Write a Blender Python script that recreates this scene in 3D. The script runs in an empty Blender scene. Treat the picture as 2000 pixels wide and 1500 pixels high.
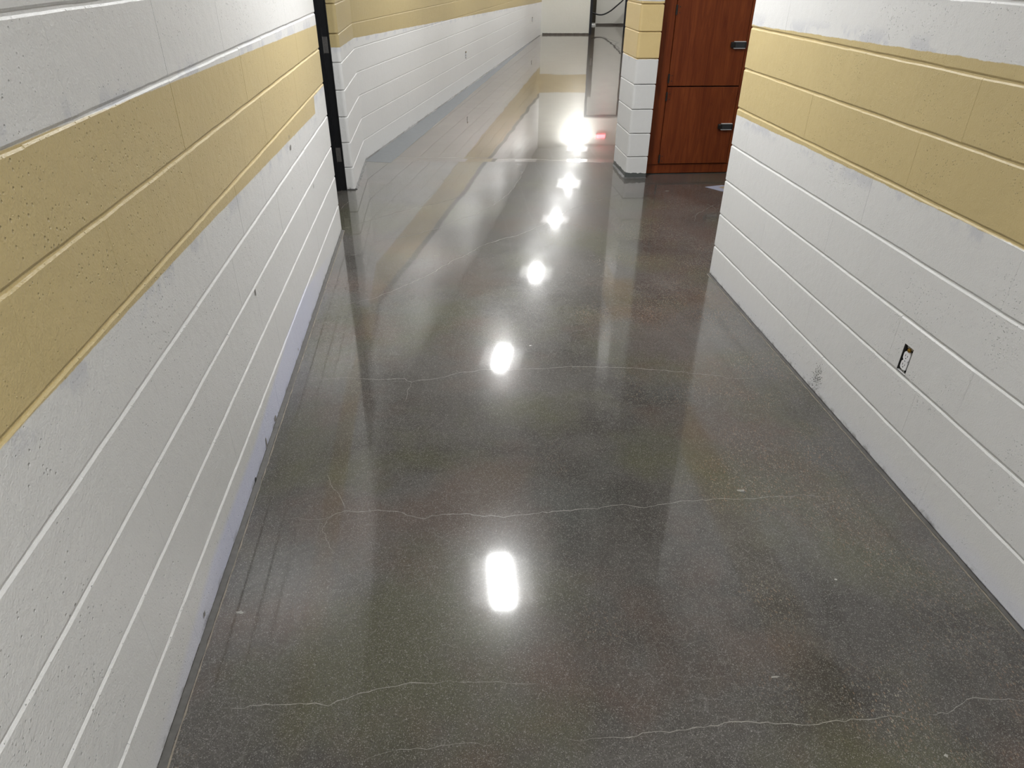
import bpy, bmesh, math, random
from mathutils import Vector, Matrix

random.seed(7)
C = bpy.context.scene.collection
SC = bpy.context.scene

# ------------------------------------------------------------------ camera, world, exposure
cam_d = bpy.data.cameras.new('camera')
cam_d.sensor_width = 36.0
cam_d.lens = 36.0 * 1339.773 / 2000.0
cam_d.clip_start = 0.02
cam = bpy.data.objects.new('camera', cam_d)
C.objects.link(cam)
_p, _ro, _ya, CAM_H = 0.553188203516507, 0.010692362337912415, 0.10183286219915542, 1.7014407
fw = Vector((math.sin(_ya) * math.cos(_p), math.cos(_ya) * math.cos(_p), -math.sin(_p)))
rt = Vector((math.cos(_ya), -math.sin(_ya), 0))
up = rt.cross(fw)
r2 = rt * math.cos(_ro) + up * math.sin(_ro)
u2 = -rt * math.sin(_ro) + up * math.cos(_ro)
M = Matrix((r2, u2, -fw)).transposed().to_4x4()
M.translation = (0, 0, CAM_H)
cam.matrix_world = M
SC.camera = cam

world = bpy.data.worlds.new('world')
world.use_nodes = True
world.node_tree.nodes['Background'].inputs[0].default_value = (0.9, 0.95, 1.0, 1)
world.node_tree.nodes['Background'].inputs[1].default_value = 0.02
SC.world = world
SC.view_settings.view_transform = 'Standard'
SC.view_settings.look = 'None'
SC.view_settings.gamma = 1.0
SC.view_settings.use_curve_mapping = False
SC.view_settings.exposure = 1.82
SC.cycles.max_bounces = 6
SC.cycles.diffuse_bounces = 3
SC.cycles.glossy_bounces = 3

LENS_STRENGTH = 60.0      # bright centre lens of the ceiling lights
SIDE_STRENGTH = 0.5       # their dimmer side diffusers

XL, XR = -0.7618, 1.6734          # inner faces of the two near walls
CEIL = 2.95
CO, C0 = 0.2032, 0.19             # block course height, top of the first course
FS, FC = 0.26293, -2.6218         # far corridor left wall: x = FS*y + FC
FD = Vector((FS, 1, 0)).normalized()


# ------------------------------------------------------------------ helpers
def tag(o, label=None, cat=None, group=None, kind=None):
    if label: o['label'] = label
    if cat: o['category'] = cat
    if group: o['group'] = group
    if kind: o['kind'] = kind
    return o


def obj(name, bm, mat, parent=None, smooth=False):
    me = bpy.data.meshes.new(name)
    bm.normal_update()
    bm.to_mesh(me)
    bm.free()
    if mat: me.materials.append(mat)
    if smooth:
        for f in me.polygons: f.use_smooth = True
    o = bpy.data.objects.new(name, me)
    C.objects.link(o)
    if parent: o.parent = parent
    return o


def empty(name, loc=(0, 0, 0), rotz=0):
    o = bpy.data.objects.new(name, None)
    o.location = loc
    o.rotation_euler = (0, 0, rotz)
    o.empty_display_size = 0.1
    C.objects.link(o)
    return o


def box(bm, x0, x1, y0, y1, z0, z1, bev=0.0):
    vs = [bm.verts.new((x, y, z)) for z in (z0, z1) for y in (y0, y1) for x in (x0, x1)]
    fs = []
    for q in ((0, 2, 3, 1), (4, 5, 7, 6), (0, 1, 5, 4), (2, 6, 7, 3), (0, 4, 6, 2), (1, 3, 7, 5)):
        fs.append(bm.faces.new([vs[i] for i in q]))
    if bev > 0:
        es = set(e for f in fs for e in f.edges)
        bmesh.ops.bevel(bm, geom=list(es), offset=bev, segments=1, affect='EDGES', profile=0.5)
    return bm


def prism(bm, pts, z0, z1, inset=0.0, grow=0.004):
    """vertical prism over a footprint (counter-clockwise); its top and bottom rims are chamfered inwards by inset"""
    n = len(pts)
    cx = sum(p[0] for p in pts) / n
    cy = sum(p[1] for p in pts) / n
    def ring(z, d):
        r = []
        for i in range(n):
            a, b, c = Vector(pts[i - 1]), Vector(pts[i]), Vector(pts[(i + 1) % n])
            t1, t2 = (b - a).normalized(), (c - b).normalized()
            n1, n2 = Vector((t1.y, -t1.x)), Vector((t2.y, -t2.x))
            m = (n1 + n2)
            m = m / max(0.35, m.dot(n1)) if m.length > 1e-6 else n1
            q = b - m * d
            r.append(bm.verts.new((q.x, q.y, z)))
        return r
    rs = [ring(z0, inset), ring(z0 + grow, 0), ring(z1 - grow, 0), ring(z1, inset)] if inset else [ring(z0, 0), ring(z1, 0)]
    for a, b in zip(rs[:-1], rs[1:]):
        for i in range(n):
            bm.faces.new((a[i], a[(i + 1) % n], b[(i + 1) % n], b[i]))
    bm.faces.new(list(reversed(rs[0])))
    bm.faces.new(rs[-1])
    return bm


def cyl(bm, c, axis, r, h, seg=12):
    """cylinder centred at c along axis"""
    m = Matrix.Translation(c) @ Vector((0, 0, 1)).rotation_difference(Vector(axis)).to_matrix().to_4x4()
    bmesh.ops.create_cone(bm, cap_ends=True, segments=seg, radius1=r, radius2=r, depth=h, matrix=m)
    return bm


def tube(bm, pts, r, seg=10):
    rings = []
    pts = [Vector(p) for p in pts]
    for i, p in enumerate(pts):
        t = (pts[min(i + 1, len(pts) - 1)] - pts[max(i - 1, 0)]).normalized()
        a = t.cross(Vector((0, 1, 0.01))).normalized()
        b = t.cross(a).normalized()
        rings.append([bm.verts.new(p + (a * math.cos(k * 2 * math.pi / seg) + b * math.sin(k * 2 * math.pi / seg)) * r) for k in range(seg)])
    for a, b in zip(rings[:-1], rings[1:]):
        for k in range(seg):
            bm.faces.new((a[k], a[(k + 1) % seg], b[(k + 1) % seg], b[k]))
    bm.faces.new(rings[0]); bm.faces.new(list(reversed(rings[-1])))
    bmesh.ops.recalc_face_normals(bm, faces=bm.faces)
    return bm


def spline(pts, n=8):
    """Catmull-Rom through points"""
    P = [Vector(p) for p in pts]
    P = [P[0] * 2 - P[1]] + P + [P[-1] * 2 - P[-2]]
    out = []
    for i in range(1, len(P) - 2):
        for k in range(n):
            t = k / n
            out.append(0.5 * ((2 * P[i]) + (-P[i - 1] + P[i + 1]) * t + (2 * P[i - 1] - 5 * P[i] + 4 * P[i + 1] - P[i + 2]) * t * t
                              + (-P[i - 1] + 3 * P[i] - 3 * P[i + 1] + P[i + 2]) * t ** 3))
    out.append(P[-2])
    return out


# ------------------------------------------------------------------ node helpers
class NT:
    def __init__(s, name):
        s.m = bpy.data.materials.new(name)
        s.m.use_nodes = True
        s.t = s.m.node_tree
        s.b = s.t.nodes['Principled BSDF']
        s.pos = s.t.nodes.new('ShaderNodeNewGeometry').outputs['Position']
        sx = s.t.nodes.new('ShaderNodeSeparateXYZ')
        s.t.links.new(s.pos, sx.inputs[0])
        s.x, s.y, s.z = sx.outputs

    def set(s, sock, v):
        if isinstance(v, bpy.types.NodeSocket): s.t.links.new(v, sock)
        elif isinstance(v, (tuple, list)): sock.default_value = tuple(v) + ((1,) if len(v) == 3 and sock.type == 'RGBA' else ())
        else: sock.default_value = v

    def math(s, op, a, b=0.0, c=None, clamp=False):
        n = s.t.nodes.new('ShaderNodeMath'); n.operation = op; n.use_clamp = clamp
        s.set(n.inputs[0], a); s.set(n.inputs[1], b)
        if c is not None: s.set(n.inputs[2], c)
        return n.outputs[0]

    def mr(s, v, a, b, c=0.0, d=1.0, smooth=False):
        n = s.t.nodes.new('ShaderNodeMapRange')
        if smooth: n.interpolation_type = 'SMOOTHSTEP'
        s.set(n.inputs[0], v)
        for i, q in enumerate((a, b, c, d)): s.set(n.inputs[1 + i], q)
        return n.outputs[0]

    def mul(s, a, b): return s.math('MULTIPLY', a, b)
    def add(s, a, b): return s.math('ADD', a, b)

    def mapv(s, scale=(1, 1, 1), loc=(0, 0, 0), rot=(0, 0, 0), src=None):
        n = s.t.nodes.new('ShaderNodeMapping')
        s.t.links.new(src or s.pos, n.inputs[0])
        n.inputs['Scale'].default_value = scale
        n.inputs['Location'].default_value = loc
        n.inputs['Rotation'].default_value = rot
        return n.outputs[0]

    def noise(s, scale, detail=4, rough=0.55, vec=None, dist=0.0, col=False):
        n = s.t.nodes.new('ShaderNodeTexNoise')
        s.t.links.new(vec or s.pos, n.inputs['Vector'])
        n.inputs['Scale'].default_value = scale
        n.inputs['Detail'].default_value = detail
        n.inputs['Roughness'].default_value = rough
        n.inputs['Distortion'].default_value = dist
        return n.outputs['Color' if col else 'Fac']

    def voro(s, scale, feature='F1', vec=None, rand=1.0):
        n = s.t.nodes.new('ShaderNodeTexVoronoi'); n.feature = feature
        s.t.links.new(vec or s.pos, n.inputs['Vector'])
        n.inputs['Scale'].default_value = scale
        n.inputs['Randomness'].default_value = rand
        return n

    def mix(s, f, a, b, mode='MIX'):
        n = s.t.nodes.new('ShaderNodeMix'); n.data_type = 'RGBA'; n.blend_type = mode
        s.set(n.inputs[0], f); s.set(n.inputs[6], a); s.set(n.inputs[7], b)
        return n.outputs[2]

    def bump(s, h, strength, dist, normal=None):
        n = s.t.nodes.new('ShaderNodeBump')
        n.inputs['Strength'].default_value = strength
        n.inputs['Distance'].default_value = dist
        s.t.links.new(h, n.inputs['Height'])
        if normal: s.t.links.new(normal, n.inputs['Normal'])
        return n.outputs[0]

    def out(s, col, rough=0.5, normal=None, **kw):
        s.set(s.b.inputs['Base Color'], col)
        s.set(s.b.inputs['Roughness'], rough)
        if normal: s.t.links.new(normal, s.b.inputs['Normal'])
        for k, v in kw.items(): s.set(s.b.inputs[k.replace('_', ' ')], v)
        return s.m


def plain(name, col, rough=0.5, metal=0.0, var=0.12, scale=30.0, bump=0.0):
    n = NT(name)
    f = n.noise(scale, 3)
    c = n.mix(f, tuple(max(0, v * (1 - var)) for v in col), tuple(min(1, v * (1 + var)) for v in col))
    nb = n.bump(n.noise(scale * 4, 3), bump, 0.001) if bump else None
    return n.out(c, rough, nb, Metallic=metal)


def glow(name, col, strength):
    n = NT(name)
    return n.out((0.8, 0.8, 0.8), 0.4, None, Emission_Color=col, Emission_Strength=strength)


WHITE = (0.655, 0.655, 0.652)
BEIGE = (0.52, 0.415, 0.207)


def block_paint(name, zlo, zhi, dark=None, blue=None, base_dark=None, white=WHITE, beige=BEIGE, pits=1.0, rag=1.0):
    """semi-gloss painted block: white with a beige band between zlo and zhi (functions that return sockets or numbers)"""
    n = NT(name)
    wob = n.mul(n.math('SUBTRACT', n.noise(9, 3), 0.5), 0.012 * rag)
    wob2 = n.mul(n.math('SUBTRACT', n.noise(70, 2), 0.5), 0.005 * rag)
    zz = n.add(n.z, n.add(wob, wob2))
    lo, hi = zlo(n), zhi(n)
    dlo, dhi = n.math('SUBTRACT', zz, lo), n.math('SUBTRACT', hi, zz)
    band = n.mul(n.mr(dlo, -0.001, 0.002), n.mr(dhi, -0.001, 0.002))
    # brushed cut-in next to the band, a slightly greyer coat
    cut = n.add(n.mul(n.mr(dlo, -0.055, -0.02, 0, 1), n.mr(dlo, 0.0, 0.004, 1, 0)),
                n.mul(n.mr(dhi, -0.06, -0.02, 0, 1), n.mr(dhi, 0.0, 0.004, 1, 0)))
    cutn = n.mr(n.noise(7, 4, 0.6), 0.5, 0.56)
    cut = n.mul(cut, cutn)
    big = n.noise(2.2, 3)
    w = n.mix(big, tuple(v * 0.965 for v in white), tuple(v * 1.03 for v in white))
    w = n.mix(n.mul(cut, 0.55), w, (white[0] * 0.74, white[1] * 0.755, white[2] * 0.83))
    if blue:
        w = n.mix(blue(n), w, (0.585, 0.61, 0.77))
    bb = n.mix(n.noise(5, 4), tuple(v * 0.95 for v in beige), tuple(v * 1.05 for v in beige))
    col = n.mix(band, w, bb)
    if dark:
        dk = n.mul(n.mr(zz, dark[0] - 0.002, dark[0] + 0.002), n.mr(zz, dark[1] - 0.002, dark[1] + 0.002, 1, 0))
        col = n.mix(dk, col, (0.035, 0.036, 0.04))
    # floor grime along the first centimetres, broken up
    gr = n.mul(n.mr(n.z, 0.006, 0.03, 1, 0), n.mr(n.noise(14, 5, 0.65), 0.5, 0.62))
    col = n.mix(n.mul(gr, 0.75), col, (0.10, 0.095, 0.09))
    if base_dark:
        dz = n.add(n.z, n.mul(n.math('SUBTRACT', n.noise(16, 4), 0.5), 0.05))
        col = n.mix(n.mr(dz, base_dark, base_dark + 0.004, 1, 0), col, (0.085, 0.092, 0.09))
    # relief: fine orange-peel, air holes of the block face
    v = n.voro(88)
    sc = n.t.nodes.new('ShaderNodeSeparateColor')
    n.t.links.new(v.outputs['Color'], sc.inputs[0])
    rad = n.mr(sc.outputs[0], 0.66, 1.0, 0.0, 0.30)
    clus = n.mr(n.noise(3.5, 3), 0.36, 0.62)
    rad = n.mul(rad, clus)
    pit = n.mr(n.math('SUBTRACT', v.outputs['Distance'], rad), -0.2, 0.07, 0, 1, True)
    v2 = n.voro(135)
    sc2 = n.t.nodes.new('ShaderNodeSeparateColor')
    n.t.links.new(v2.outputs['Color'], sc2.inputs[0])
    rad2 = n.mul(n.mr(sc2.outputs[0], 0.7, 1.0, 0.0, 0.34), n.mr(n.noise(4.5, 3), 0.4, 0.6))
    pit2 = n.mr(n.math('SUBTRACT', v2.outputs['Distance'], rad2), -0.2, 0.07, 0, 1, True)
    h = n.add(n.mul(pit, 0.62 * pits), n.add(n.mul(pit2, -0.5 * pits), n.add(n.mul(n.noise(190, 3, 0.6), 0.26), n.mul(n.noise(28, 4), 0.4))))
    nb = n.bump(h, 0.9, 0.0062)
    return n.out(col, 0.36, nb)


def lin(axis, a, b, c, d):
    return lambda n: n.mr(getattr(n, axis), a, b, c, d)


def left_lo(n):
    a = n.mr(n.y, 0.9, 2.1, 0.996, 0.97)
    b = n.mr(n.y, 2.1, 4.52, 0.0, -0.074)
    c = n.mr(n.y, 4.525, 4.545, 0.0, 0.092)
    return n.add(a, n.add(b, c))


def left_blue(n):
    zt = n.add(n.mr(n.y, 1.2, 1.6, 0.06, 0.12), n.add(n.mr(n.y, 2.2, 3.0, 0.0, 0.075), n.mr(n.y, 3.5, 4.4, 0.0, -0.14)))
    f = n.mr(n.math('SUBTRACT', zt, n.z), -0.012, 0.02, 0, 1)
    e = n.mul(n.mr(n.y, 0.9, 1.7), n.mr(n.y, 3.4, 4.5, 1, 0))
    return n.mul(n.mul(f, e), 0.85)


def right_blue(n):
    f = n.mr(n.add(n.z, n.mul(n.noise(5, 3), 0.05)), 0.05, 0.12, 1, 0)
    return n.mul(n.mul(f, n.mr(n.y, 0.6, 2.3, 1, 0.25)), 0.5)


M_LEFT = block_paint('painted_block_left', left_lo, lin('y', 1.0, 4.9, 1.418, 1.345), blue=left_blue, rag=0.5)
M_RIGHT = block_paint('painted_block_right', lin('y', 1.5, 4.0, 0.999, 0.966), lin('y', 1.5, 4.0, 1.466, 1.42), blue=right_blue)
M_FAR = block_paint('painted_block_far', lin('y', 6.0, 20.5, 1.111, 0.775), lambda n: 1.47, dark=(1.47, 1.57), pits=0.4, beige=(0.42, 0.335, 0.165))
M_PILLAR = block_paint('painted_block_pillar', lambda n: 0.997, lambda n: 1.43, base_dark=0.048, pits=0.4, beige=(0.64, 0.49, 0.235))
M_FARR = block_paint('painted_block_far_right', lambda n: 0.997, lambda n: 1.43, pits=0.4)
M_END = block_paint('painted_plaster_end', lambda n: 0.985, lambda n: 1.46, white=(0.74, 0.735, 0.675), pits=0.0)
M_PALE = plain('pale_grey_paint', (0.62, 0.605, 0.555), 0.5, var=0.06, scale=4, bump=0.2)
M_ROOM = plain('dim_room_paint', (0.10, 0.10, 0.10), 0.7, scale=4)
M_ALC = plain('alcove_paint', (0.60, 0.60, 0.59), 0.5, var=0.05, scale=4, bump=0.2)


# ------------------------------------------------------------------ floor
def floor_material():
    n = NT('polished_concrete')
    a = n.noise(1.05, 6, 0.6, dist=0.4)
    b = n.noise(4.5, 5, 0.6)
    c = n.noise(46, 4, 0.65)
    base = n.mix(n.mr(a, 0.36, 0.64), (0.030, 0.027, 0.023), (0.092, 0.087, 0.081))
    base = n.mix(n.mr(b, 0.42, 0.6, 0, 0.55), base, (0.0756, 0.0713, 0.0662))
    base = n.mix(n.mr(c, 0.5, 0.8, 0, 0.4), base, (0.1368, 0.1296, 0.1188))
    # stains in the paste: olive, rust and bluish
    olv = n.mr(n.noise(1.5, 4, vec=n.mapv(loc=(5, 3, 0))), 0.48, 0.62, 0, 0.7)
    base = n.mix(olv, base, (0.0706, 0.0706, 0.0403))
    rst = n.mr(n.noise(1.8, 4, vec=n.mapv(loc=(-7, 9, 0))), 0.5, 0.64, 0, 0.6)
    base = n.mix(rst, base, (0.0850, 0.0576, 0.0454))
    blu = n.mr(n.noise(1.3, 4, vec=n.mapv(loc=(17, -4, 0))), 0.56, 0.75, 0, 0.4)
    base = n.mix(blu, base, (0.0619, 0.0734, 0.0691))
    # sand: salt and pepper grains
    vs = n.voro(500)
    s1 = n.t.nodes.new('ShaderNodeSeparateColor'); n.t.links.new(vs.outputs['Color'], s1.inputs[0])
    g = n.noise(520, 2, 0.7)
    base = n.mix(n.mr(s1.outputs[0], 0.82, 0.97, 0, 0.62), base, (0.2592, 0.2484, 0.2340))
    base = n.mix(n.mr(s1.outputs[1], 0.84, 0.97, 0, 0.7), base, (0.0252, 0.0245, 0.0238))
    base = n.mix(n.mul(n.mr(g, 0.54, 0.72, 0, 0.5), n.mr(n.noise(2.7, 4, vec=n.mapv(loc=(8, 1, 0))), 0.35, 0.65, 0.35, 1.0)), base, (0.2232, 0.2160, 0.2052))
    # ground-through patches with coarse aggregate, mostly along the right wall
    pm = n.noise(2.1, 4, 0.6, vec=n.mapv(loc=(2.3, 1.1, 0)))
    side = n.mr(n.x, 0.3, 1.4, -0.14, 0.085)
    mask = n.mr(n.add(pm, side), 0.48, 0.66)
    va = n.voro(150, vec=n.mapv(rot=(0, 0, 0.6), scale=(1.5, 0.7, 1)))
    s2 = n.t.nodes.new('ShaderNodeSeparateColor'); n.t.links.new(va.outputs['Color'], s2.inputs[0])
    stone = n.mix(n.mr(s2.outputs[1], 0.3, 1.0), (0.0576, 0.0526, 0.0446), (0.2880, 0.2592, 0.2016))
    stone = n.mix(n.mr(s2.outputs[2], 0.7, 0.9), stone, (0.2160, 0.1440, 0.1008))
    isst = n.mul(n.mr(s2.outputs[0], 0.55, 0.6), n.mr(va.outputs['Distance'], 0.36, 0.48, 1, 0))
    base = n.mix(n.mul(n.mul(isst, mask), 0.9), base, stone)
    # sparse light pebbles everywhere
    vp = n.voro(38)
    s3 = n.t.nodes.new('ShaderNodeSeparateColor'); n.t.links.new(vp.outputs['Color'], s3.inputs[0])
    peb = n.mul(n.mr(s3.outputs[0], 0.93, 0.94), n.mr(vp.outputs['Distance'], 0.07, 0.11, 1, 0))
    base = n.mix(n.mul(peb, 0.5), base, (0.3024, 0.2952, 0.2772))
    # crazing: hairline network
    wv = n.t.nodes.new('ShaderNodeVectorMath'); wv.operation = 'ADD'
    nz = n.t.nodes.new('ShaderNodeVectorMath'); nz.operation = 'SCALE'; nz.inputs['Scale'].default_value = 0.05
    n.t.links.new(n.noise(9, 4, col=True), nz.inputs[0])
    n.t.links.new(n.pos, wv.inputs[0]); n.t.links.new(nz.outputs[0], wv.inputs[1])
    cz = n.voro(17, 'DISTANCE_TO_EDGE', wv.outputs[0])
    cr = n.mul(n.mr(cz.outputs['Distance'], 0.0, 0.03, 1, 0), n.mr(n.noise(1.7, 3, vec=n.mapv(loc=(4, 4, 4))), 0.42, 0.6, 0, 0.17))
    base = n.mix(cr, base, (0.2592, 0.2520, 0.2412))
    # base colour turns browner beyond the slab joint
    far = n.mr(n.add(n.y, n.mul(n.x, 0.073)), 6.95, 6.99)
    base = n.mix(n.mul(far, 0.9), base, n.mix(n.mr(a, 0.34, 0.66), (0.050, 0.035, 0.021), (0.084, 0.062, 0.041)))
    # gentle unevenness of the trowelled slab
    h = n.add(n.mul(n.noise(1.1, 2, 0.4), 1.0), n.mul(n.noise(3.2, 2, 0.3), 0.05))
    nb = n.bump(h, 0.22, 0.010)
    # polish: dull where feet and the grinder left coarse stone (towards the right wall), best in the far corridor
    rg = n.add(n.mr(n.noise(2.2, 5), 0.3, 0.7, -0.006, 0.008), n.add(n.mr(n.y, 1.0, 6.5, 0.062, 0.032), n.add(n.mul(n.mr(n.x, 0.7, 1.5, 0.0, 0.07), n.mr(n.y, 4.0, 6.0, 1, 0)), n.mul(far, -0.006))))
    rg = n.math('MAXIMUM', rg, n.mul(far, 0.022))
    m = n.out(base, n.mr(b, 0.3, 0.7, 0.20, 0.27), nb, Coat_Weight=1.0, Coat_Roughness=rg, Coat_IOR=1.42)
    n.b.inputs['Specular IOR Level'].default_value = 0.10
    n.t.links.new(nb, n.b.inputs['Coat Normal'])
    return m


def joint_y(x): return 6.93 - 0.073 * (x - 0.45)


def floor_z(x, y):
    j = joint_y(x)
    if y < j - 0.7 or y > j + 0.13: return 0.0
    if y < j: return 0.0014 * (y - j + 0.7) / 0.7
    return 0.0014 * (1 - (y - j) / 0.13)


M_FLOOR = floor_material()
bm = bmesh.new()
xs = (-5.0, 8.6)
rows = []
for off in ('s', -0.7, 0.0, 0.13, 'e'):
    r = []
    for x in xs:
        if off == 's': p = (x, -5.3, 0)
        elif off == 'e': p = (x, 26.5, 0)
        else: p = (x, joint_y(x) + off, 0.0014 if off == 0.0 else 0)
        r.append(bm.verts.new(p))
    rows.append(r)
for a, b in zip(rows[:-1], rows[1:]): bm.faces.new((a[0], a[1], b[1], b[0]))
g = [bm.verts.new((x, y, -0.15)) for x, y in ((-5, -5.3), (8.6, -5.3), (8.6, 26.5), (-5, 26.5))]
bm.faces.new(list(reversed(g)))
floor = tag(obj('floor', bm, M_FLOOR), 'polished grey concrete floor with hairline cracks and mirrored ceiling lights', 'floor', kind='structure')

# ceiling with its grid of tiles
def ceiling_material():
    n = NT('ceiling_tile')
    br = n.t.nodes.new('ShaderNodeTexBrick')
    n.t.links.new(n.mapv(scale=(1 / 0.61,) * 3), br.inputs['Vector'])
    br.offset = 0.0
    br.inputs['Scale'].default_value = 1.0
    br.inputs['Brick Width'].default_value = 1.0
    br.inputs['Row Height'].default_value = 1.0
    br.inputs['Mortar Size'].default_value = 0.02
    br.inputs['Color1'].default_value = (0.52, 0.52, 0.50, 1)
    br.inputs['Color2'].default_value = (0.50, 0.50, 0.48, 1)
    br.inputs['Mortar'].default_value = (0.6, 0.6, 0.6, 1)
    return n.out(br.outputs['Color'], 0.85, n.bump(n.noise(120, 3), 0.4, 0.002))


bm = bmesh.new(); box(bm, -5, 8.6, -5.3, 26.5, CEIL, CEIL + 0.12)
tag(obj('ceiling', bm, ceiling_material()), 'white tiled ceiling above the corridor', 'ceiling', kind='structure')


# ------------------------------------------------------------------ block walls
_cache = {}


def block_mesh(L, H, var, mat, seg=4, g=0.0036, rec=0.0032, hg=0.00018):
    key = (round(L, 4), round(H, 3), var, mat.name)
    if key in _cache: return _cache[key]
    rnd = random.Random(hash((round(L * 1000), round(H * 1000), var)))
    bm = bmesh.new()
    cols = [-hg * -1] + [L * i / seg for i in range(1, seg)] + [L - hg]
    R = []
    for x in cols:
        jb, jt = rnd.uniform(-0.0014, 0.0014), rnd.uniform(-0.0014, 0.0014)
        R.append([bm.verts.new(v) for v in ((x, 0.03, g + jb), (x, rec, g + jb), (x, 0, g + 0.005 + jb),
                                            (x, 0, H - g - 0.005 + jt), (x, rec, H - g + jt), (x, 0.03, H - g + jt))])
    for a, b in zip(R[:-1], R[1:]):
        for k in range(5): bm.faces.new((a[k], b[k], b[k + 1], a[k + 1]))
    bm.faces.new(list(reversed(R[0]))[::1]) ; bm.faces.new(R[-1])
    bmesh.ops.recalc_face_normals(bm, faces=bm.faces)
    me = bpy.data.meshes.new('block')
    bm.to_mesh(me); bm.free()
    me.materials.append(mat)
    _cache[key] = me
    return me


def courses(zmax=CEIL):
    zs = [0.0] + [C0 + CO * k for k in range(20)]
    out = []
    for k in range(len(zs) - 1):
        if zs[k] >= zmax - 0.02: break
        out.append((k, zs[k], min(zs[k + 1], zmax)))
    return out


def lay_blocks(parent, origin, ang, length, first, mat, ks=None, skip=None, name='block', extra=None, g=0.0036, rec=0.0032, hg=0.00018, proud=0.0003):
    """running bond; origin is the wall's start on the floor, local x runs along the wall, -y faces the room.
    first(k) gives the position of one head joint of course k"""
    rnd = random.Random(len(parent.name) + int(length * 100))
    rot = Matrix.Rotation(ang, 4, 'Z')
    for k, z0, z1 in courses():
        if ks is not None and k not in ks: continue
        f = first(k)
        j = f - math.ceil(f / 0.4064) * 0.4064
        cuts = []
        while j < length:
            if 0.02 < j < length - 0.02: cuts.append(j)
            j += 0.4064
        if extra: cuts = extra(k, cuts)
        cuts = [0.0] + sorted(cuts) + [length]
        for a, b in zip(cuts[:-1], cuts[1:]):
            if skip and skip(k, a, b): continue
            cj = 0.0016 if extra and k >= 5 and abs(b - (2.19 - LS)) < 0.01 else 0.0    # control joint stays open
            me = block_mesh(b - a - cj, z1 - z0, rnd.randrange(5), mat, 4, g, rec, hg)
            o = bpy.data.objects.new(name, me)
            o.matrix_world = Matrix.Translation(Vector(origin)) @ rot @ Matrix.Translation((a, rnd.uniform(-proud, proud), z0))
            C.objects.link(o)
            o.parent = parent


CORE = 0.0052
# left near wall (y -5 .. 4.984)
LE = 4.984
bm = bmesh.new(); box(bm, XL - 0.2, XL - CORE, -5.0, LE - 0.001, 0, CEIL)
wl = tag(obj('wall_left', bm, M_LEFT), 'left painted block wall, white with a wide beige band', 'wall', kind='structure')
LS = -0.05     # blocks are laid one by one from here to the end of the wall


def left_first(k): return (2.19 if k % 2 == 0 else 1.987) - LS


def left_extra(k, cuts):
    return cuts + ([2.19 - LS] if k in (5, 6, 7, 8, 9) and all(abs(c - (2.19 - LS)) > 0.05 for c in cuts) else [])


lay_blocks(wl, (XL, LS, 0), math.pi / 2, LE - LS, left_first, M_LEFT, extra=left_extra)
bm = bmesh.new(); box(bm, XL - 0.19, XL - 0.0, -5.0, LS - 0.002, 0, CEIL)
obj('rear_face', bm, M_LEFT, wl)

# right near wall (y -5 .. 3.98) with the outlet opening
RE = 3.98
OY0, OY1, OZ0, OZ1 = 2.033, 2.087, 0.400, 0.510
bm = bmesh.new()
x0, x1 = XR + CORE, XR + 0.2
box(bm, x0, x1, -5.0, OY0, 0, CEIL)
box(bm, x0, x1, OY1, RE - 0.001, 0, CEIL)
box(bm, x0, x1, OY0, OY1, 0, OZ0)
box(bm, x0, x1, OY0, OY1, OZ1, CEIL)
box(bm, XR + 0.05, x1, OY0, OY1, OZ0, OZ1)
wr = tag(obj('wall_right', bm, M_RIGHT), 'right painted block wall, white with a beige band and an open outlet', 'wall', kind='structure')
RS = -0.05     # runs from RE back to RS; local x = RE - y


def right_first(k): return 0.4064 if k % 2 else 0.2032


def has_outlet(k, a, b): return k == 2 and a < RE - OY1 and b > RE - OY0


lay_blocks(wr, (XR, RE, 0), -math.pi / 2, RE - RS, right_first, M_RIGHT, skip=has_outlet)
bm = bmesh.new(); box(bm, XR + 0.0, XR + 0.19, -5.0, RS - 0.002, 0, CEIL)
obj('rear_face', bm, M_RIGHT, wr)
# the block that the outlet is cut into
a0 = 0.2032 + 0.4064 * 4
ya, yb = RE - a0 - 0.4064, RE - a0
z0, z1 = C0 + CO, C0 + 2 * CO
bm = bmesh.new()
ys = [ya + 0.0005, OY0, OY1, yb - 0.0005]
zs = [z0 + 0.010, OZ0 + 0.003, OZ1, z1 - 0.010]
V = [[bm.verts.new((XR, y, z)) for y in ys] for z in zs]
for i in range(3):
    for j in range(3):
        if i == 1 and j == 1: continue
        bm.faces.new((V[i][j], V[i + 1][j], V[i + 1][j + 1], V[i][j + 1]))
lo = [bm.verts.new((XR + 0.0045, y, z0 + 0.005)) for y in ys]
hi = [bm.verts.new((XR + 0.0045, y, z1 - 0.005)) for y in ys]
lo2 = [bm.verts.new((XR + 0.03, y, z0 + 0.005)) for y in ys]
hi2 = [bm.verts.new((XR + 0.03, y, z1 - 0.005)) for y in ys]
for j in range(3):
    bm.faces.new((lo[j], V[0][j], V[0][j + 1], lo[j + 1])); bm.faces.new((V[3][j], hi[j], hi[j + 1], V[3][j + 1]))
    bm.faces.new((lo2[j], lo[j], lo[j + 1], lo2[j + 1])); bm.faces.new((hi[j], hi2[j], hi2[j + 1], hi[j + 1]))
inn = [V[1][1], V[1][2], V[2][2], V[2][1]]
bk = [bm.verts.new((XR + 0.03, v.co.y, v.co.z)) for v in inn]
for i in range(4): bm.faces.new((inn[i], inn[(i + 1) % 4], bk[(i + 1) % 4], bk[i]))
bmesh.ops.recalc_face_normals(bm, faces=bm.faces)
obj('block', bm, M_RIGHT, wr)

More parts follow.
